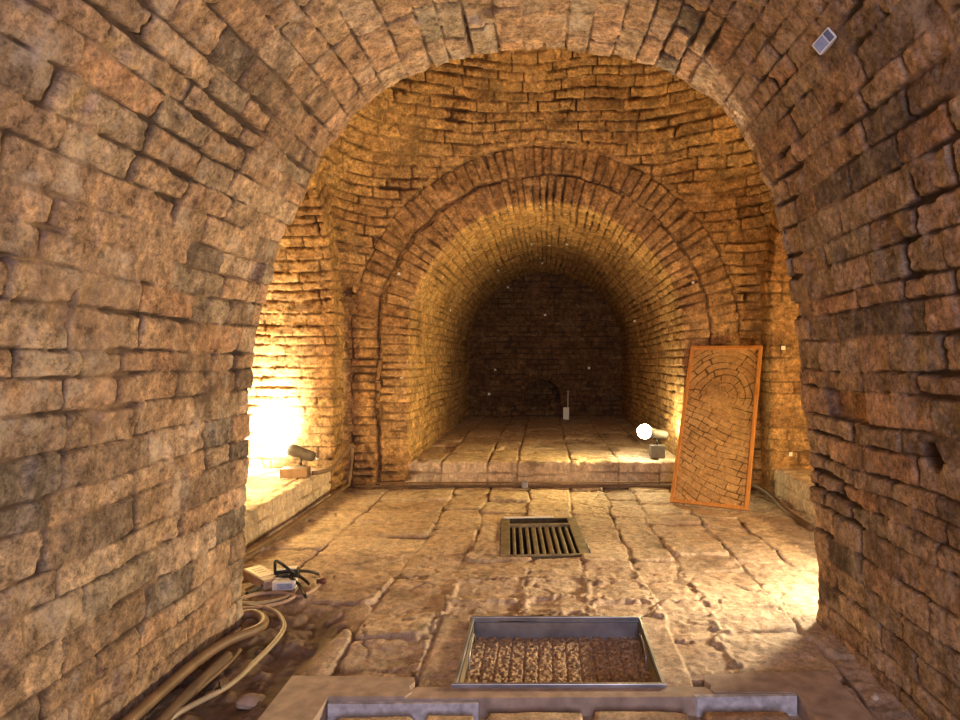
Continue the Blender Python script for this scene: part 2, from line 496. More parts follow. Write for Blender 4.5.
flat_wall('wall_back_end', -1.1, 1.1, 0.1, 2.3, (0, 8.3, 0), (1, 0, 0), (0, -1, 0), 0.012, 606, M_END_SHADE, niche)
flat_wall('wall_left_end', -1.05, 1.05, 0.1, 2.4, (-3.2, 3.55, 0), (0, 1, 0), (1, 0, 0), 0.02, 607, M_DOME)
flat_wall('wall_right_end', -1.05, 1.05, 0.1, 2.4, (3.3, 3.55, 0), (0, 1, 0), (-1, 0, 0), 0.02, 608, M_DOME)


# square-to-round dome over the middle chamber
def build_dome():
    cx, cy = (WX0 + WX1) / 2, (WY0 + WY1) / 2
    a, b = (WX1 - WX0) / 2, (WY1 - WY0) / 2
    deg = np.concatenate([np.arange(0, 12, 1.5), np.arange(12, 168, 0.22), np.arange(168, 450.1, 1.5)])
    deg = deg[deg <= 360]
    if deg[-1] < 360: deg = np.append(deg, 360)
    phi = np.radians(deg)
    z0, H = 2.08, 1.5
    zl = np.arange(-0.06, z0, 0.0085)
    psi = np.arange(0, PI / 2 - 0.02, 0.0085 / 1.45)
    z = np.concatenate([zl, z0 + H * np.sin(psi)])
    k = np.concatenate([np.ones(len(zl)), np.cos(psi)])
    n = 14 - 11.4 * sstep(1.35, 2.75, z)
    PH, Zg = np.meshgrid(phi, z, indexing='ij')
    kk = k[None, :]; nn = n[None, :]
    r = ((np.abs(np.cos(PH)) / a) ** nn + (np.abs(np.sin(PH)) / b) ** nn) ** (-1 / nn) * kk
    X = cx + r * np.cos(PH); Y = cy + r * np.sin(PH)
    P = np.stack([X, Y, Zg], -1)
    # arc coordinates
    mer = np.r_[0, np.cumsum(np.hypot(np.diff(z), np.diff(k) * 1.35))]
    Tm = np.repeat(mer[None, :], len(phi), 0)
    dS = np.hypot(np.diff(X, axis=0), np.diff(Y, axis=0))
    Sm = np.vstack([np.zeros((1, len(z))), np.cumsum(dS, 0)])
    i90 = int(np.argmin(np.abs(phi - PI / 2)))
    Sm = Sm - Sm[i90]
    seed = 707
    tt = Tm + 0.055 * fbm(P, 1.1, 2, seed + 40) + 0.024 * fbm(P, 2.6, 2, seed) + 0.004 * fbm(P, 14, 1, seed)
    ss = Sm + 0.012 * fbm(P, 8, 2, seed + 1)
    tb = bounds(-0.2, mer[-1] + 0.2, 0.073, 0.25, np.random.default_rng(seed))
    Lo = layout(ss, tt, tb, seed + 2, 0.26)
    h, g = relief(P, Lo, seed + 3, depth=0.022, off=0.007, rough=0.007, missing=0.010, chip=0.006, fill=0.3)
    h = h + 0.02 * fbm(P, 1.6, 2, seed + 8)
    # inward direction
    Nx = -np.cos(PH); Ny = -np.sin(PH)
    tilt = np.concatenate([np.zeros(len(zl)), psi])[None, :]
    N3 = np.stack([Nx * np.cos(tilt), Ny * np.cos(tilt), -np.sin(tilt) * np.ones_like(PH)], -1)
    # on the flat walls the normal is the wall's own
    flat = 1 - sstep(1.4, 2.4, Zg)
    ax = (np.abs(np.cos(PH)) / a > np.abs(np.sin(PH)) / b)
    Nf = np.where(ax[..., None], np.stack([-np.sign(np.cos(PH)), 0 * PH, 0 * PH], -1), np.stack([0 * PH, -np.sign(np.sin(PH)), 0 * PH], -1))
    N3 = N3 * (1 - flat[..., None]) + Nf * flat[..., None]
    N3 /= np.linalg.norm(N3, axis=-1, keepdims=True)
    V = P + N3 * h[..., None]
    keep = np.ones_like(PH, bool)

    def offs(lat, zz, c, rad, spring):
        return np.where(zz > spring, np.hypot(lat - c, zz - spring), np.abs(lat - c)) - rad
    jag = 0.012 * fbm(P, 12, 2, 909)
    # back arch
    o = offs(V[..., 0], V[..., 2], 0.005, 1.03, 1.11); sec = (np.sin(PH) > 0) & ~ax | ((np.sin(PH) > 0.4) & (V[..., 1] > 4.25))
    ins = sec & (o < 0.435 + jag) & (V[..., 2] < 2.75)
    V[..., 1] = np.where(ins, WY1 + 0.045, V[..., 1])
    keep &= ~(sec & (o < 0.2) & (V[..., 2] < 2.75))
    # front arch
    o = offs(V[..., 0], V[..., 2], -0.03, 1.12, 1.05); sec = (np.sin(PH) < 0) & ~ax
    keep &= ~(sec & (o < 0.15))
    # side arches
    for sg, wx in ((-1, WX0), (1, WX1)):
        o = offs(V[..., 1], V[..., 2], 3.55, 0.98, 1.35); sec = (np.cos(PH) * sg > 0) & ax
        ins = sec & (o < 0.21 + jag)
        V[..., 0] = np.where(ins, wx + sg * 0.045, V[..., 0])
        keep &= ~(sec & (o < 0.1))
    grid_mesh('ceiling', V, M_DOME, dict(gap=g, tint=Lo['R'][1], mud=Lo['mud']), keep)


build_dome()

# ------------------------------------------------------------------ main floor
PIT1 = (-0.265, 0.350, 1.915, 2.395)                 # x0 x1 y0 y1
SL = (-0.775, 0.89, 1.965)                           # smooth slab border: x0 x1 back edge
REC = (-0.625, 0.755, 1.845)                         # recess in it
P2C, P2A, P2W, P2L = (-0.02, 3.55), math.radians(3.4), 0.225, 0.37


def pit2_local(x, y):
    c, s = math.cos(P2A), math.sin(P2A)
    dx, dy = x - P2C[0], y - P2C[1]
    return dx * c + dy * s, -dx * s + dy * c


def build_floor():
    xs = np.arange(-1.75, 1.85, 0.0068)
    ys = np.concatenate([np.arange(-1.6, 1.45, 0.03), np.arange(1.45, 5.0, 0.0068)])
    X, Y = np.meshgrid(xs, ys, indexing='ij')
    P = np.stack([X, Y, 0 * X], -1)
    seed = 811
    colb = np.array([-2.2, -1.72, -1.16, -0.66, -0.39, -0.09, 0.19, 0.43, 0.63, 0.93, 1.17, 1.6, 2.2])
    xw = X + 0.050 * fbm(P, 1.9, 2, seed) + 0.014 * fbm(P, 9, 2, seed + 1)
    yw = Y + 0.045 * fbm(P, 2.0, 2, seed + 5) + 0.015 * fbm(P, 9, 2, seed + 2)
    near = [0.5, 1.2, 2.44, 2.62, 2.84, 3.12, 3.45, 3.75, 4.05, 4.4, 4.75, 5.2, 6.5]
    Lo = layout(yw, xw, colb, seed + 3, 0.34, rows={4: near, 5: [v + 0.03 for v in near], 6: [v - 0.02 for v in near]})
    e = np.minimum(Lo['ds'], Lo['dt'])
    c = np.hypot(np.maximum(0.05 - Lo['ds'], 0), np.maximum(0.05 - Lo['dt'], 0))
    wide = sstep(0.95, 0.4, np.abs(X - 0.12)) * sstep(3.4, 2.6, Y)
    n1 = fbm(P, 11, 3, seed + 7); n2 = fbm(P, 40, 3, seed + 8)
    e = np.minimum(e, 0.05 - c) + n1 * 0.010 + n2 * 0.004 - wide * 0.010
    e = e - 0.006 * fbm(P, 4, 2, seed + 15)
    g = sstep(0.0005, 0.008, e)
    R = Lo['R']
    h = g * ((R[0] - 0.5) * 0.016 + Lo['u'] * (R[1] - 0.5) * 0.03 + Lo['v'] * (R[2] - 0.5) * 0.03)
    h += g * (n1 * 0.006 + n2 * 0.004 + 0.006 * fbm(P, 24, 3, seed + 90)) - (1 - g) * (0.014 - 0.022 * wide * (0.6 + n2))
    crack = np.abs(fbm(P, 3.3, 3, seed + 40)); cr = sstep(0.014, 0.004, crack) * sstep(0.0, 0.2, fbm(P, 1.1, 1, seed + 41))
    h -= cr * 0.012; g = g * (1 - 0.8 * cr)
    worn = sstep(0.15, 0.5, fbm(P, 1.9, 3, seed + 44))
    h -= worn * (0.008 + 0.006 * n1)
    h += 0.012 * fbm(P, 0.9, 2, seed + 60)
    # earth channel along the foot of the left wall
    ch = sstep(-0.72, -0.84, X + 0.05 * fbm(P, 3, 2, seed + 70)) * sstep(2.65, 2.45, Y)
    h = h * (1 - ch) + ch * (-0.035 + 0.022 * fbm(P, 7, 4, seed + 71)); g = g * (1 - ch)
    # bed under the smooth slab border
    bed = (X > SL[0] - 0.012) & (X < SL[1] + 0.012) & (Y < SL[2] + 0.012)
    h = np.where(bed, np.minimum(h, -0.03) * 0.5 - 0.03, h)
    mort = (np.abs(X - 0.03) < 0.42) & (Y > 1.9) & (Y < 2.43)
    h = np.where(mort, 0.004 + n2 * 0.004 + n1 * 0.004, h); g = np.where(mort, 0.9, g)
    ridge = (1 - g) * wide * (~bed)
    h = h + ridge * (0.010 + 0.010 * fbm(P, 28, 2, seed + 95))
    R[3] = R[3] * (1 - ridge) + ridge
    g = np.maximum(g, wide * sstep(-0.35, 0.1, fbm(P, 22, 2, seed + 96)) * (1 - ch))
    lumps = ch * np.maximum(fbm(P, 16, 3, seed + 97), 0); h = h + lumps * 0.05
    P[..., 2] = h
    keep = ~((X > PIT1[0]) & (X < PIT1[1]) & (Y > PIT1[2]) & (Y < PIT1[3]))
    lx, ly = pit2_local(X, Y)
    keep &= ~((np.abs(lx) < P2W) & (np.abs(ly) < P2L))
    grid_mesh('floor', P, M_PAVE, dict(gap=g, tint=R[3], mud=ch), keep)


build_floor()

# ------------------------------------------------------------------ small-object helpers
def new_bm(): return bmesh.new()


def add_box(bm, c, size, rot=None, bevel=0.0):
    r = bmesh.ops.create_cube(bm, size=1.0)
    vs = r['verts']
    bmesh.ops.scale(bm, vec=size, verts=vs)
    if bevel:
        es = list({e for v in vs for e in v.link_edges})
        out = bmesh.ops.bevel(bm, geom=es, offset=bevel, segments=2, affect='EDGES', profile=0.5)
        vs = list({v for f in out['faces'] for v in f.verts} | {v for v in vs if v.is_valid})
    if rot is not None: bmesh.ops.rotate(bm, cent=(0, 0, 0), matrix=rot, verts=vs)
    bmesh.ops.translate(bm, vec=c, verts=vs)
    return vs


def frames(pts):
    pts = [Vector(p) for p in pts]
    out = []; up = Vector((0, 0, 1))
    for i, p in enumerate(pts):
        d = (pts[min(i + 1, len(pts) - 1)] - pts[max(i - 1, 0)]).normalized()
        x = d.cross(up)
        if x.length < 1e-3: x = d.cross(Vector((0, 1, 0)))
        x.normalize(); y = x.cross(d).normalized()
        up = y
        out.append((p, x, y))
    return out


def add_tube(bm, pts, rad, seg=8, cap=True):
    fr = frames(pts); rings = []
    for i, (p, x, y) in enumerate(fr):
        r = rad[i] if hasattr(rad, '__len__') else rad
        rings.append([bm.verts.new(p + x * r * math.cos(2 * PI * k / seg) + y * r * math.sin(2 * PI * k / seg)) for k in range(seg)])
    for a, b in zip(rings, rings[1:]):
        for k in range(seg):
            bm.faces.new((a[k], a[(k + 1) % seg], b[(k + 1) % seg], b[k]))
    if cap:
        bm.faces.new(rings[0][::-1]); bm.faces.new(rings[-1])


def curve_pts(ctrl, n=10):
    C = [Vector(c) for c in ctrl]
    C = [C[0] * 2 - C[1]] + C + [C[-1] * 2 - C[-2]]
    out = []
    for i in range(1, len(C) - 2):
        for k in range(n):
            t = k / n
            a, b, c, d = C[i - 1], C[i], C[i + 1], C[i + 2]
            out.append(0.5 * ((2 * b) + (c - a) * t + (2 * a - 5 * b + 4 * c - d) * t * t + (3 * b - a - 3 * c + d) * t ** 3))
    out.append(C[-2]); return out


def obj(name, bm, mat, parent=None, smooth=False):
    bmesh.ops.recalc_face_normals(bm, faces=bm.faces)
    me = bpy.data.meshes.new(name); bm.to_mesh(me); bm.free()
    me.materials.append(mat)
    if smooth:
        me.polygons.foreach_set('use_smooth', np.ones(len(me.polygons), bool))
    o = bpy.data.objects.new(name, me); COL.objects.link(o)
    if parent: o.parent = parent
    return o


def tag(o, label, cat, group=None):
    o['label'] = label; o['category'] = cat
    if group: o['group'] = group
    return o


def thing(name, label, cat, loc=(0, 0, 0), rot=(0, 0, 0), group=None):
    o = bpy.data.objects.new(name, None); COL.objects.link(o)
    o.location = loc; o.rotation_euler = rot; o.empty_display_size = 0.05
    return tag(o, label, cat, group)


def fl(px, py, z=0.0):
    """a point of the floor plane at height z, measured off the photograph"""
    d = F * (1 - z) / (py - 355.0)
    return Vector(((px - 545.0) / F * d, d, z))


def struct(name, bm, mat, smooth=False):
    o = obj(name, bm, mat, None, smooth); o['kind'] = 'structure'; return o


# ---- smooth slab border and its recess
def slab_poly(bm, poly, z0, z1):
    lo = [bm.verts.new((x, y, z0)) for x, y in poly]; hi = [bm.verts.new((x, y, z1)) for x, y in poly]
    bm.faces.new(hi); bm.faces.new(lo[::-1])
    n = len(poly)
    for i in range(n):
        bm.faces.new((lo[i], lo[(i + 1) % n], hi[(i + 1) % n], hi[i]))


bm = new_bm(); slab_poly(bm, [(SL[0], 0.7), (REC[0], 0.7), (REC[0], REC[2]), (-0.405, REC[2]), (-0.390, 1.87), (-0.404, 1.90), (-0.392, 1.93), (-0.40, SL[2] - 0.01), (SL[0], SL[2])], -0.05, 0.016)
struct('trim_1', bm, M_CONC)
bm = new_bm(); slab_poly(bm, [(REC[1], 0.7), (SL[1] + 0.01, 0.7), (SL[1], SL[2] + 0.04), (0.492, SL[2] + 0.012), (0.484, 1.94), (0.497, 1.915), (0.488, 1.89), (0.497, REC[2] + 0.03), (REC[1] - 0.02, REC[2] + 0.03)], -0.05, 0.0125)
struct('trim_2', bm, M_CONC)
bm = new_bm(); slab_poly(bm, [(-0.42, REC[2]), (0.50, REC[2] + 0.01), (0.48, PIT1[2] - 0.006), (-0.385, PIT1[2] - 0.006)], -0.05, 0.010)
struct('trim_3', bm, M_CONC)
# whitewashed inner lip of the recess
bm = new_bm()
slab_poly(bm, [(-0.62, 1.826), (-0.19, 1.829), (-0.19, REC[2] - 0.002), (-0.62, REC[2] - 0.002)], -0.045, 0.004)
struct('trim_4', bm, M_LIP)
bm = new_bm()
slab_poly(bm, [(0.44, 1.848), (0.73, 1.854), (0.735, REC[2] + 0.022), (0.43, REC[2] + 0.02)], -0.045, 0.012)
struct('trim_5', bm, M_LIP)
# sunk stones inside the recess
def rough_stone(name, x0, x1, y0, y1, z, th, seed):
    n = 26
    U, W = np.meshgrid(np.linspace(0, 1, n), np.linspace(0, 1, n), indexing='ij')
    X = x0 + (x1 - x0) * U; Y = y0 + (y1 - y0) * W
    P = np.stack([X, Y, 0 * X], -1)
    ed = np.minimum(np.minimum(U, 1 - U) * (x1 - x0), np.minimum(W, 1 - W) * (y1 - y0))
    h = z + 0.006 * fbm(P, 6, 3, seed) - th * (1 - sstep(-0.001, 0.012, ed))
    P[..., 2] = h
    return grid_mesh(name, P, M_PAVE, dict(gap=np.ones_like(X), tint=np.full_like(X, (seed * 0.37) % 1)))


for i, (a, b2, yb) in enumerate([(-0.59, -0.36, 1.815), (-0.34, -0.19, 1.820), (-0.17, 0.115, 1.838), (0.13, 0.41, 1.84), (0.44, 0.69, 1.838)]):
    rough_stone('floor_recess_stone', a, b2, 0.9, yb, -0.006, 0.05, 40 + i)

# ---- pit with pebbly bottom (front)
x0, x1, y0, y1 = PIT1
t = thing('steel_framed_pit', 'shallow rectangular pit with a grey steel frame sunk in the foreground floor', 'floor pit', ((x0 + x1) / 2, y0, 0))
t0 = Vector(t.location)
def rel(bm):
    bmesh.ops.translate(bm, vec=-t0, verts=bm.verts); return bm
D = 0.062
bm = new_bm()
for c, s in ((((x0 + x1) / 2, y0 - 0.004, 0.012), (x1 - x0 + 0.03, 0.012, 0.016)), (((x0 + x1) / 2, y1 + 0.004, 0.012), (x1 - x0 + 0.03, 0.012, 0.016)),
             ((x0 - 0.004, (y0 + y1) / 2, 0.012), (0.010, y1 - y0, 0.016)), ((x1 + 0.004, (y0 + y1) / 2, 0.012), (0.010, y1 - y0, 0.016))):
    add_box(bm, c, s, bevel=0.0015)
obj('rim', rel(bm), M_STEEL, t)
for nm, c, s, m_ in (('back_panel', ((x0 + x1) / 2, y1, -D / 2), (x1 - x0, 0.006, D), M_STEEL),
                     ('front_panel', ((x0 + x1) / 2, y0, -D / 2), (x1 - x0, 0.006, D), M_STEEL),
                     ('side_panel', (x0, (y0 + y1) / 2, -D / 2), (0.006, y1 - y0, D), M_RUST),
                     ('side_panel', (x1, (y0 + y1) / 2, -D / 2), (0.006, y1 - y0, D), M_RUST)):
    bm = new_bm(); add_box(bm, c, s); obj(nm, rel(bm), m_, t)
for sx in (x0 + 0.012, x1 - 0.012):
    bm = new_bm()
    add_tube(bm, curve_pts([(sx, y0 + 0.22, -0.06), (sx, y0 + 0.24, 0.004), (sx, y0 + 0.36, 0.006), (sx, y0 + 0.40, -0.03)], 6), 0.003, 6)
    obj('lifting_wire', rel(bm), M_STEEL, t, True)
# ribbed pebble bottom
xs = np.arange(x0, x1, 0.003); ys = np.arange(y0, y1, 0.003)
X, Y = np.meshgrid(xs, ys, indexing='ij'); P = np.stack([X, Y, 0 * X], -1)
rib = np.abs(((X - x0) / 0.0485) % 1 - 0.5) * 2; row = np.abs(((Y - y0) / 0.125 + 0.004) % 1 - 0.5) * 2
gg = sstep(0.98, 0.80, rib) * sstep(0.995, 0.93, row)
P[..., 2] = -D + 0.007 * gg + 0.007 * fbm(P, 60, 2, 3) + 0.005 * fbm(P, 130, 1, 4)
P -= np.array(t0)
grid_mesh('pebble_mat', P, M_GRAV, {}, None, t, kind=None)

# ---- grated well further back
t = thing('grated_well', 'dark rectangular floor well with parallel metal bars, nearer the back step', 'floor grate', (P2C[0], P2C[1], 0), (0, 0, P2A))
W_, L_ = P2W, P2L
bm = new_bm()
for c, s in (((0, L_, -0.16), (2 * W_, 0.006, 0.32)), ((0, -L_, -0.16), (2 * W_, 0.006, 0.32)), ((-W_, 0, -0.16), (0.006, 2 * L_, 0.32)),
             ((W_, 0, -0.16), (0.006, 2 * L_, 0.32)), ((0, 0, -0.32), (2 * W_, 2 * L_, 0.006))):
    add_box(bm, c, s)
obj('well_lining', bm, M_HOLE, t)
for sx, w in ((-1, 0.05), (1, 0.05)):
    bm = new_bm(); add_box(bm, (sx * (W_ - w / 2), 0, -0.002), (w, 2 * L_ - 0.01, 0.014), bevel=0.002); obj('side_plate', bm, M_RUST, t)
bm = new_bm(); add_box(bm, (0, L_ * 0.60, -0.004), (2 * W_ - 0.10, 0.035, 0.018), bevel=0.002); obj('cross_rail', bm, M_RUST, t)
bm = new_bm(); add_box(bm, (0, -L_ + 0.012, -0.004), (2 * W_ - 0.1, 0.02, 0.018), bevel=0.002); obj('cross_rail', bm, M_RUST, t)
bm = new_bm(); add_box(bm, (-0.06, L_ - 0.01, 0.010), (0.30, 0.022, 0.008), bevel=0.002); obj('top_strip', bm, M_WHITE, t)['label'] = 'bright white metal strip'
for k in range(9):
    x = -0.152 + 0.038 * k
    bm = new_bm()
    wd = 0.024 if k in (3, 5) else 0.017
    add_box(bm, (x, -0.075, -0.02), (wd, 2 * L_ * 0.78, 0.03), bevel=0.004)
    obj('bar', bm, M_PIPE if k == 5 else M_RUST, t)

# ---- framed picture leaning at the right of the back arch
BL = Vector((0.84, 4.30, 0.012)); W3 = Vector((0.45, -0.24, 0)); wlen = W3.length + 0.0
H3 = Vector((0.262, 0.462, 1.05)); H3 = H3 - W3.normalized() * H3.dot(W3.normalized()); hlen = H3.length
ex, ez = W3.normalized(), H3.normalized(); ey = ez.cross(ex).normalized()        # ey points to the back
t = thing('framed_panel', 'tall brick picture in orange-brown wooden frame leaning against the back wall corner', 'framed picture', BL + W3 / 2)
t.rotation_euler = Matrix((ex, ey, ez)).transposed().to_euler()
fw = 0.024
for nm, c, s in (('frame_rail', (0, 0, fw / 2), (wlen, 0.03, fw)), ('frame_rail', (0, 0, hlen - fw / 2), (wlen, 0.03, fw)),
                 ('frame_stile', (-wlen / 2 + fw / 2, 0, hlen / 2), (fw, 0.03, hlen - 2 * fw)), ('frame_stile', (wlen / 2 - fw / 2, 0, hlen / 2), (fw, 0.03, hlen - 2 * fw))):
    bm = new_bm(); add_box(bm, c, s, bevel=0.003); obj(nm, bm, M_WOOD, t)
bm = new_bm(); add_box(bm, (0, 0.010, hlen / 2), (wlen - fw, 0.006, hlen - fw)); obj('backing_board', bm, M_OLDW, t)


def picture():
    nx, ny = 220, 520
    xs = np.linspace(-wlen / 2 + fw * 0.9, wlen / 2 - fw * 0.9, nx); zs = np.linspace(fw * 0.9, hlen - fw * 0.9, ny)
    X, Z = np.meshgrid(xs, zs, indexing='ij'); P = np.stack([X, 0 * X + 0.002, Z], -1)
    dx = X - 0.01; dz = Z - hlen * 0.665
    r = np.hypot(dx * 1.05, dz); an = np.arctan2(dz, dx)
    low = sstep(0.06, -0.12, dz + 0.3 * dx)
    t_pol = r; s_pol = an * 0.16
    t_lin = -(dz + 0.38 * dx) * 1.0 + 0.5 * dx * dx; s_lin = dx - 0.38 * dz
    t_ = np.where(low > 0.5, t_lin + 0.0, t_pol); s_ = np.where(low > 0.5, s_lin, s_pol)
    t_ = t_ + 0.022 * fbm(P, 5.5, 2, 1) + 0.002 * fbm(P, 45, 1, 1); s_ = s_ + 0.006 * fbm(P, 14, 2, 2)
    tb = bounds(-0.6, 1.2, 0.047, 0.25, np.random.default_rng(5))
    Lo = layout(s_, t_, tb, 77, 0.115)
    e = np.minimum(Lo['ds'], Lo['dt']) + 0.003 * fbm(P, 50, 2, 9) + 0.0025 * fbm(P, 9, 2, 12)
    g = sstep(0.0002, 0.0050, e - 0.0015 * np.maximum(fbm(P, 8, 1, 6), -0.5))
    blot = sstep(0.095, 0.05, np.hypot((dx + 0.03) * 0.9, dz + 0.03) + 0.02 * fbm(P, 20, 2, 3))
    g = np.maximum(g, blot)
    crk = sstep(0.06, 0.0, np.abs(fbm(P, 16, 3, 44))) * sstep(0.15, 0.07, np.abs(np.hypot(dx, dz) - 0.06))
    g = g * (1 - 0.55 * crk)
    grid_mesh('picture', P, M_PRINT, dict(gap=g, tint=Lo['R'][0] * (1 - blot) + 0.9 * blot), None, t, kind=None)


M_PRINT = masonry_mat('printed_brick_picture', [(0.40, 0.245, 0.105), (0.47, 0.30, 0.13), (0.43, 0.27, 0.115), (0.50, 0.33, 0.15)], (0.09, 0.05, 0.02),
                      pale=0.05, rough=0.55, bump=0.05, stain=0.5, mott=0.45)
picture()

# ---- flood lamps
def flood_lamp(label, loc, aim, base=(0.11, 0.10, 0.10), body=0.17, rad=0.036, bulb_r=0.056, power=None):
    """base block, short stem, cylindrical can, glowing bulb; loc is the foot of the block"""
    t = thing('flood_lamp', label, 'lamp', loc)
    bm = new_bm(); add_box(bm, (0, 0, base[2] / 2), base, bevel=0.006); obj('base_block', bm, M_GREYB, t)
    bm = new_bm(); add_tube(bm, [(0, 0, base[2]), (0, 0, base[2] + 0.05)], 0.008, 10); obj('stem', bm, M_DARKM, t, True)
    d = Vector(aim).normalized(); c = Vector((0, 0, base[2] + 0.05 + rad * 0.9))
    prof = [(-body * 0.5, 0.5), (-body * 0.49, 0.85), (-body * 0.42, 1.0), (body * 0.12, 1.0), (body * 0.13, 1.1), (body * 0.5, 1.18), (body * 0.5, 1.05), (body * 0.3, 0.9)]
    bm = new_bm(); add_tube(bm, [c + d * a for a, _ in prof], [rad * q for _, q in prof], 20, cap=True); lamp = obj('lamp_housing', bm, M_GREYB, t, True)
    bm = new_bm(); bc = c + d * (body * 0.5 + bulb_r * 0.45)
    bmesh.ops.create_uvsphere(bm, u_segments=20, v_segments=12, radius=bulb_r); bmesh.ops.translate(bm, vec=bc, verts=bm.verts)
    obj('bulb', bm, M_BULB, t, True)
    return t, Vector(loc) + bc


flood_lamp('lit flood lamp on a dark block at the right front edge of the back chamber', (0.87, 4.97, 0.205), (-1, -0.32, 0.22))
flood_lamp('lit flood lamp at the edge of the left side chamber beside the far pier', (-1.64, 4.30, 0.20), (-1, 0.1, 0.30), base=(0.06, 0.05, 0.06), body=0.19)
flood_lamp('lit flood lamp hidden behind the near right pier', (1.36, 2.64, 0.0), (-0.8, 0.5, -0.5), base=(0.08, 0.08, 0.12), body=0.14)
flood_lamp('lit flood lamp deeper in the right side chamber', (2.45, 3.1, 0.20), (-0.3, 0.5, 0.8), base=(0.08, 0.08, 0.10), body=0.14)

# wooden block beside the left lamp
bm = new_bm(); add_box(bm, (0, 0, 0.03), (0.17, 0.10, 0.06), bevel=0.004)
o = obj('wooden_block', bm, M_PIPE); o.location = (-1.63, 4.18, 0.205); o.rotation_euler.z = 0.1
tag(o, 'small brown wooden block on the left ledge in front of the lamp', 'wooden block')

# ---- pipes and cables
def pipe(name, pts, r, mat, label, cat, group=None, n=8, seg=10):
    bm = new_bm(); add_tube(bm, curve_pts(pts, n), r, seg)
    o = obj(name, bm, mat, None, True)
    return tag(o, label, cat, group)


t = thing('conduit', 'thin dark conduit running along the foot of the back step', 'pipe', (0, 4.74, 0.03))
bm = new_bm(); add_tube(bm, curve_pts([(-1.46, -0.02, 0.0), (-0.8, 0.0, 0.002), (0.0, 0.005, -0.002), (0.7, 0.0, 0.002), (1.05, 0.0, 0.0)], 6), 0.010, 8); obj('tube', bm, M_DPIPE, t, True)
bm = new_bm(); add_tube(bm, [(-1.4, -0.02, 0.026), (1.0, 0.012, 0.026)], 0.006, 8); obj('tube', bm, M_PIPE, t, True)
bm = new_bm(); add_box(bm, (-0.15, -0.012, 0.012), (0.045, 0.03, 0.055), bevel=0.006); obj('clamp', bm, M_STEEL, t)['label'] = 'small grey metal clamp'
pipe('conduit', [(-1.62, 2.6, 0.04), (-1.46, 3.1, 0.035), (-1.44, 3.8, 0.035), (-1.44, 4.66, 0.05)], 0.014, M_PIPE, 'brown conduit along the foot of the left ledge', 'pipe')
a0 = (-1.53, 4.20, 0.225)
pipe('curved_hose', [a0, (-1.48, 4.24, 0.226), (-1.44, 4.34, 0.240), (-1.42, 4.55, 0.31), (-1.405, 4.66, 0.345), (-1.41, 4.68, 0.28), (-1.43, 4.68, 0.1), (-1.44, 4.68, 0.04)], 0.014, M_PIPE,
     'brown hose curving off the left ledge down to the floor corner', 'hose')
pipe('conduit', [(1.30, 4.62, 0.10), (1.42, 4.5, 0.10), (1.50, 4.3, 0.07), (1.50, 4.0, 0.03), (1.50, 3.6, 0.025)], 0.017, M_DPIPE, 'thick dark pipe on the floor right of the framed picture', 'pipe')
pipe('conduit', [(1.16, 4.68, 0.045), (1.38, 4.62, 0.05), (1.46, 4.52, 0.04), (1.54, 4.2, 0.02)], 0.010, M_DPIPE, 'thin dark pipe low behind the framed picture', 'pipe')

# bundle along the near left wall
def line_px(lst): return [fl(x, y, z) for x, y, z in lst]
pipe('conduit', line_px([(108, 740, 0.05), (150, 702, 0.045), (196, 662, 0.04), (228, 641, 0.04), (258, 629, 0.03), (264, 620, 0.02), (254, 614, 0.02), (236, 616, 0.02)]), 0.017, M_PIPE,
     'brown conduit lying along the near left wall, bent back at its end', 'pipe')
pipe('conduit', line_px([(140, 742, 0.012), (174, 708, 0.012), (208, 674, 0.012), (228, 656, 0.012)]), 0.017, M_OLDW, 'thick brown timber-coloured pipe beside the near left wall conduit', 'pipe')
pipe('conduit', line_px([(190, 698, 0.0), (210, 680, 0.0), (230, 662, 0.0), (240, 650, 0.0)]), 0.007, M_PIPE, 'thin brown pipe on the earth beside the thick ones', 'pipe')
t = thing('beige_cable', 'long beige cable curving over the floor in the left foreground', 'cable', (0, 0, 0))
bm = new_bm(); pts = line_px([(150, 735, 0.0), (180, 712, 0.0), (228, 686, 0.005), (255, 662, 0.0), (278, 638, 0.0), (284, 624, 0.0), (274, 611, 0.005), (250, 606, 0.01), (232, 606, 0.01)])
add_tube(bm, curve_pts(pts, 10), 0.0085, 10); obj('sheath', bm, M_BEIGE, t, True)
bm = new_bm(); p = fl(218, 691, 0.004); add_tube(bm, [p + Vector((-0.004, -0.004, 0)), p + Vector((0.006, 0.004, 0))], 0.0115, 10)
add_box(bm, p + Vector((0.002, 0.004, 0.016)), (0.004, 0.003, 0.018)); obj('cable_tie', bm, M_BLACK, t)['label'] = 'black cable tie'
pipe('beige_cable', line_px([(234, 604, 0.02), (262, 603, 0.01), (285, 598, 0.01), (296, 588, 0.01), (294, 578, 0.02), (280, 572, 0.03)]), 0.008, M_BEIGE,
     'beige cable looping round the front of the white power block', 'cable')
pipe('pink_cable', line_px([(236, 600, 0.02), (258, 594, 0.015), (282, 593, 0.015), (300, 596, 0.01), (316, 588, 0.01), (321, 578, 0.012), (316, 571, 0.02)]), 0.007, M_PINKC,
     'pinkish cable reaching furthest right of the tangle by the left wall', 'cable')
pipe('pink_cable', line_px([(236, 609, 0.015), (262, 607, 0.012), (284, 602, 0.012), (296, 596, 0.012)]), 0.0065, M_PINKC, 'pinkish cable lying nearest below the beige loop', 'cable')

# power block with sockets
def local_thing(name, label, cat, px, py, rz, z=0.0):
    p = fl(px, py, z); return thing(name, label, cat, p, (0, 0, rz))


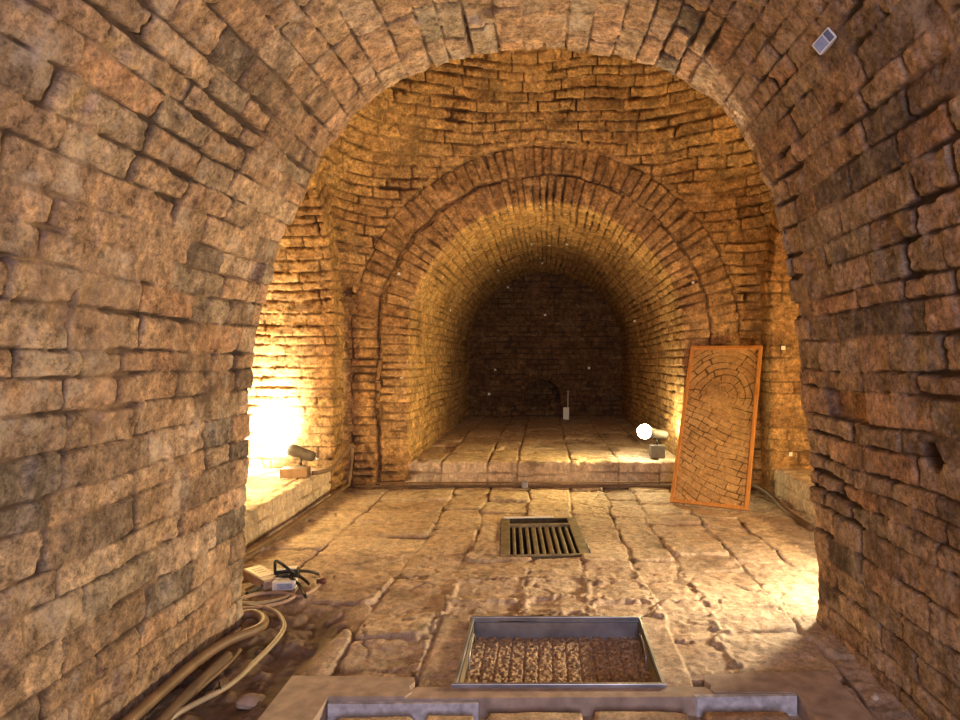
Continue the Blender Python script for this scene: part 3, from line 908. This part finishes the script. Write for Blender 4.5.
t = local_thing('power_block', 'cream socket strip with a label lying by the left wall', 'power strip', 262, 583, -0.75, 0.008)
bm = new_bm(); add_box(bm, (0, 0, 0.025), (0.22, 0.080, 0.042), bevel=0.005); obj('casing', bm, plain('shaded_cream_plastic', (0.40, 0.29, 0.22), 0.55), t)  # cream casing, its shade mixed into a darker colour
bm = new_bm(); add_box(bm, (-0.02, 0, 0.0465), (0.16, 0.070, 0.003), bevel=0.001); obj('label_plate', bm, M_CREAM, t)
for k in range(3):
    bm = new_bm(); add_box(bm, (-0.06 + 0.03 * k, 0, 0.0482), (0.004, 0.04, 0.001)); obj('slot', bm, M_DARKM, t)
t = local_thing('adapter_block', 'small white adapter block in front of the socket strip', 'adapter', 285, 589, 0.15, 0.008)
bm = new_bm(); add_box(bm, (0, 0, 0.02), (0.095, 0.05, 0.04), bevel=0.005); obj('casing', bm, M_WHITE, t)
bm = new_bm(); add_box(bm, (0.005, -0.0255, 0.02), (0.06, 0.003, 0.022)); obj('label_plate', bm, M_SCREEN, t)
t = local_thing('adapter_block', 'black plug block with pale top lying on the cable tangle', 'adapter', 287, 580, 0.2, 0.02)
bm = new_bm(); add_box(bm, (0, 0, 0.03), (0.10, 0.05, 0.04), bevel=0.006); obj('casing', bm, M_BLACK, t)
bm = new_bm(); add_box(bm, (0.015, 0, 0.052), (0.05, 0.035, 0.006), bevel=0.002); obj('top_plate', bm, M_WHITE, t)
blk = [
    ([(246, 594, 0.02), (262, 586, 0.03), (275, 578, 0.05), (290, 574, 0.06)], 'black cable running left from the plug block to the wall'),
    ([(275, 572, 0.05), (275, 566, 0.10), (276, 561, 0.12), (282, 564, 0.10), (291, 571, 0.07), (300, 576, 0.03)], 'black cable arching up over the plug block'),
    ([(288, 573, 0.06), (300, 571, 0.055), (312, 572, 0.04), (318, 574, 0.02)], 'black cable stretching right from the plug block'),
    ([(290, 577, 0.06), (299, 585, 0.03), (306, 597, 0.012)], 'black cable hanging forward onto the floor slab'),
    ([(293, 573, 0.055), (302, 578, 0.03), (309, 584, 0.015)], 'short black cable stub right of the plug block'),
]
for pts, lab in blk:
    pipe('black_cable', line_px(pts), 0.0065, M_BLACK, lab, 'cable', n=6, seg=8)
bm = new_bm(); add_tube(bm, [(-0.02, 0, 0), (0.012, 0, 0), (0.02, 0, 0)], [0.012, 0.013, 0.008], 12)
o = obj('cable_plug', bm, plain('dull_red_rubber', (0.12, 0.04, 0.03), 0.5), None, True); o.location = fl(322, 581, 0.022)
tag(o, 'small dull red plug at the right end of the cable tangle', 'plug')

# ---- white survey markers glued on the brickwork, located by looking along the ray from the camera point
bpy.context.view_layer.update()
dg = bpy.context.evaluated_depsgraph_get()


def hit(px, py):
    d = Vector(((px - 545.0) / F, 1.0, -(py - 355.0) / F)).normalized()
    ok, loc, nor, i, ob, m = SC.ray_cast(dg, Vector((0, 0, 1.0)), d)
    if nor.dot(d) > 0: nor = -nor
    return loc, nor


MK = [((532, 244), 'left of the trio under the crown of the back vault'), ((549, 245), 'middle of the trio under the crown of the back vault'),
      ((567, 244), 'right of the trio under the crown of the back vault'), ((542, 263), 'just below the trio at the crown of the back vault'),
      ((498, 270), 'upper left inside the back vault'), ((508, 287), 'left shoulder of the back vault near its end wall'),
      ((450, 310), 'on the left side of the back vault, the outer of two'), ((467, 321), 'on the left side of the back vault, the inner of two'),
      ((545, 315), 'upper middle of the dark end wall'), ((635, 321), 'on the right side of the back vault'),
      ((495, 370), 'left half of the dark end wall'), ((589, 368), 'right half of the dark end wall'), ((489, 394), 'low at the left of the dark end wall'),
      ((399, 274), 'on the left jamb of the back arch, upper one'), ((402, 378), 'on the left jamb of the back arch, lower one'),
      ((475, 252), 'left part of the back vault near its mouth'), ((693, 283), 'on the brick face right of the back arch'),
      ((541, 207), 'at the crown edge of the back arch'), ((783, 348), 'on the pale brick strip right of the framed picture, upper one'),
      ((790, 454), 'on the pale brick strip right of the framed picture, lower one'), ((317, 459), 'on the brightly lit far jamb of the left chamber')]
mk_mesh = None
for (px, py), where in MK:
    loc, nor = hit(px, py)
    sz = 0.010 * (0.9 + 0.13 * (loc.y - 4))
    if mk_mesh is None:
        bm = new_bm(); add_box(bm, (0, 0, 0.2), (2, 2, 0.5), bevel=0.15)
        mk = obj('survey_marker', bm, M_TAG); mk_mesh = mk
    else:
        mk = mk_mesh.copy(); COL.objects.link(mk)
    mk.scale = (sz, sz, sz)
    if px in (783, 790): mk.scale = (sz * 1.5,) * 3
    mk.location = loc + nor * 0.003
    mk.rotation_euler = nor.to_track_quat('Z', 'Y').to_euler()
    tag(mk, 'tiny white square marker ' + where, 'marker', 'white survey markers on the brickwork')

# ---- logger on the vault at upper right
loc, nor = hit(831, 40)
tocam = (Vector((0, 0, 1)) - loc).normalized()
nz_ = (nor * 0.6 + tocam).normalized(); ny_ = Vector((0.83, 0, 0.56)); ny_ = (ny_ - nz_ * ny_.dot(nz_)).normalized(); nx_ = ny_.cross(nz_)
t = thing('data_logger', 'small white logger box with bluish display on the upper right vault', 'sensor', loc + nor * 0.012)
t.rotation_euler = Matrix((nx_, ny_, nz_)).transposed().to_euler()
bm = new_bm(); add_box(bm, (0, 0, 0.004), (0.036, 0.058, 0.02), bevel=0.003); obj('casing', bm, M_WHITE, t)
bm = new_bm(); add_box(bm, (0, -0.009, 0.0145), (0.028, 0.030, 0.002)); obj('display', bm, M_SCREEN, t)
bm = new_bm(); add_box(bm, (0, 0.018, 0.0145), (0.028, 0.015, 0.002)); obj('button_plate', bm, plain('dark_blue_plate', (0.12, 0.15, 0.24), 0.4), t)

# ---- little white sensor with antenna at the foot of the end wall
t = thing('wireless_sensor', 'small white sensor box with thin aerial at the foot of the dark end wall', 'sensor', (0.262, 7.95, 0.20))
bm = new_bm(); add_box(bm, (0, 0, 0.075), (0.075, 0.035, 0.15), bevel=0.005); obj('casing', bm, M_WHITE, t)
bm = new_bm(); add_tube(bm, [(0.022, 0, 0.15), (0.024, 0, 0.36)], 0.0045, 8); obj('aerial', bm, M_TAG, t, True)
bm = new_bm(); add_tube(bm, [(-0.022, 0, 0.15), (-0.022, 0, 0.19)], 0.007, 8); obj('stub', bm, M_DARKM, t, True)

# ---- loose chips
rng = random.Random(4)
chips = [((477, 684), 'pale stone chip on the pebbly bottom at the left of the steel pit', -0.10), ((875, 699), 'pale stone chip on the floor by the near right wall', 0.0),
         ((250, 704), 'rounded stone in the earth right of the beige cable', -0.03)]
for k, ((px, py), lab, z) in enumerate(chips):
    bm = new_bm(); bmesh.ops.create_icosphere(bm, subdivisions=3, radius=1.0)
    for v in bm.verts:
        n = v.co.normalized(); v.co = n * (1 + 0.22 * math.sin(3.1 * n.x + k) * math.cos(2.7 * n.y) + 0.1 * math.sin(7 * n.z + 2 * n.x))
    big = k >= 2
    s = (0.011, 0.009, 0.007) if not big else ((0.042, 0.034, 0.016) if k == 2 else (0.075, 0.06, 0.026))
    bmesh.ops.scale(bm, vec=s, verts=bm.verts)
    o = obj('loose_stone', bm, M_CONC if big else M_PEB, None, True)
    o.location = fl(px, py, z) + Vector((0, 0, s[2] * 0.55))
    tag(o, lab, 'stone')
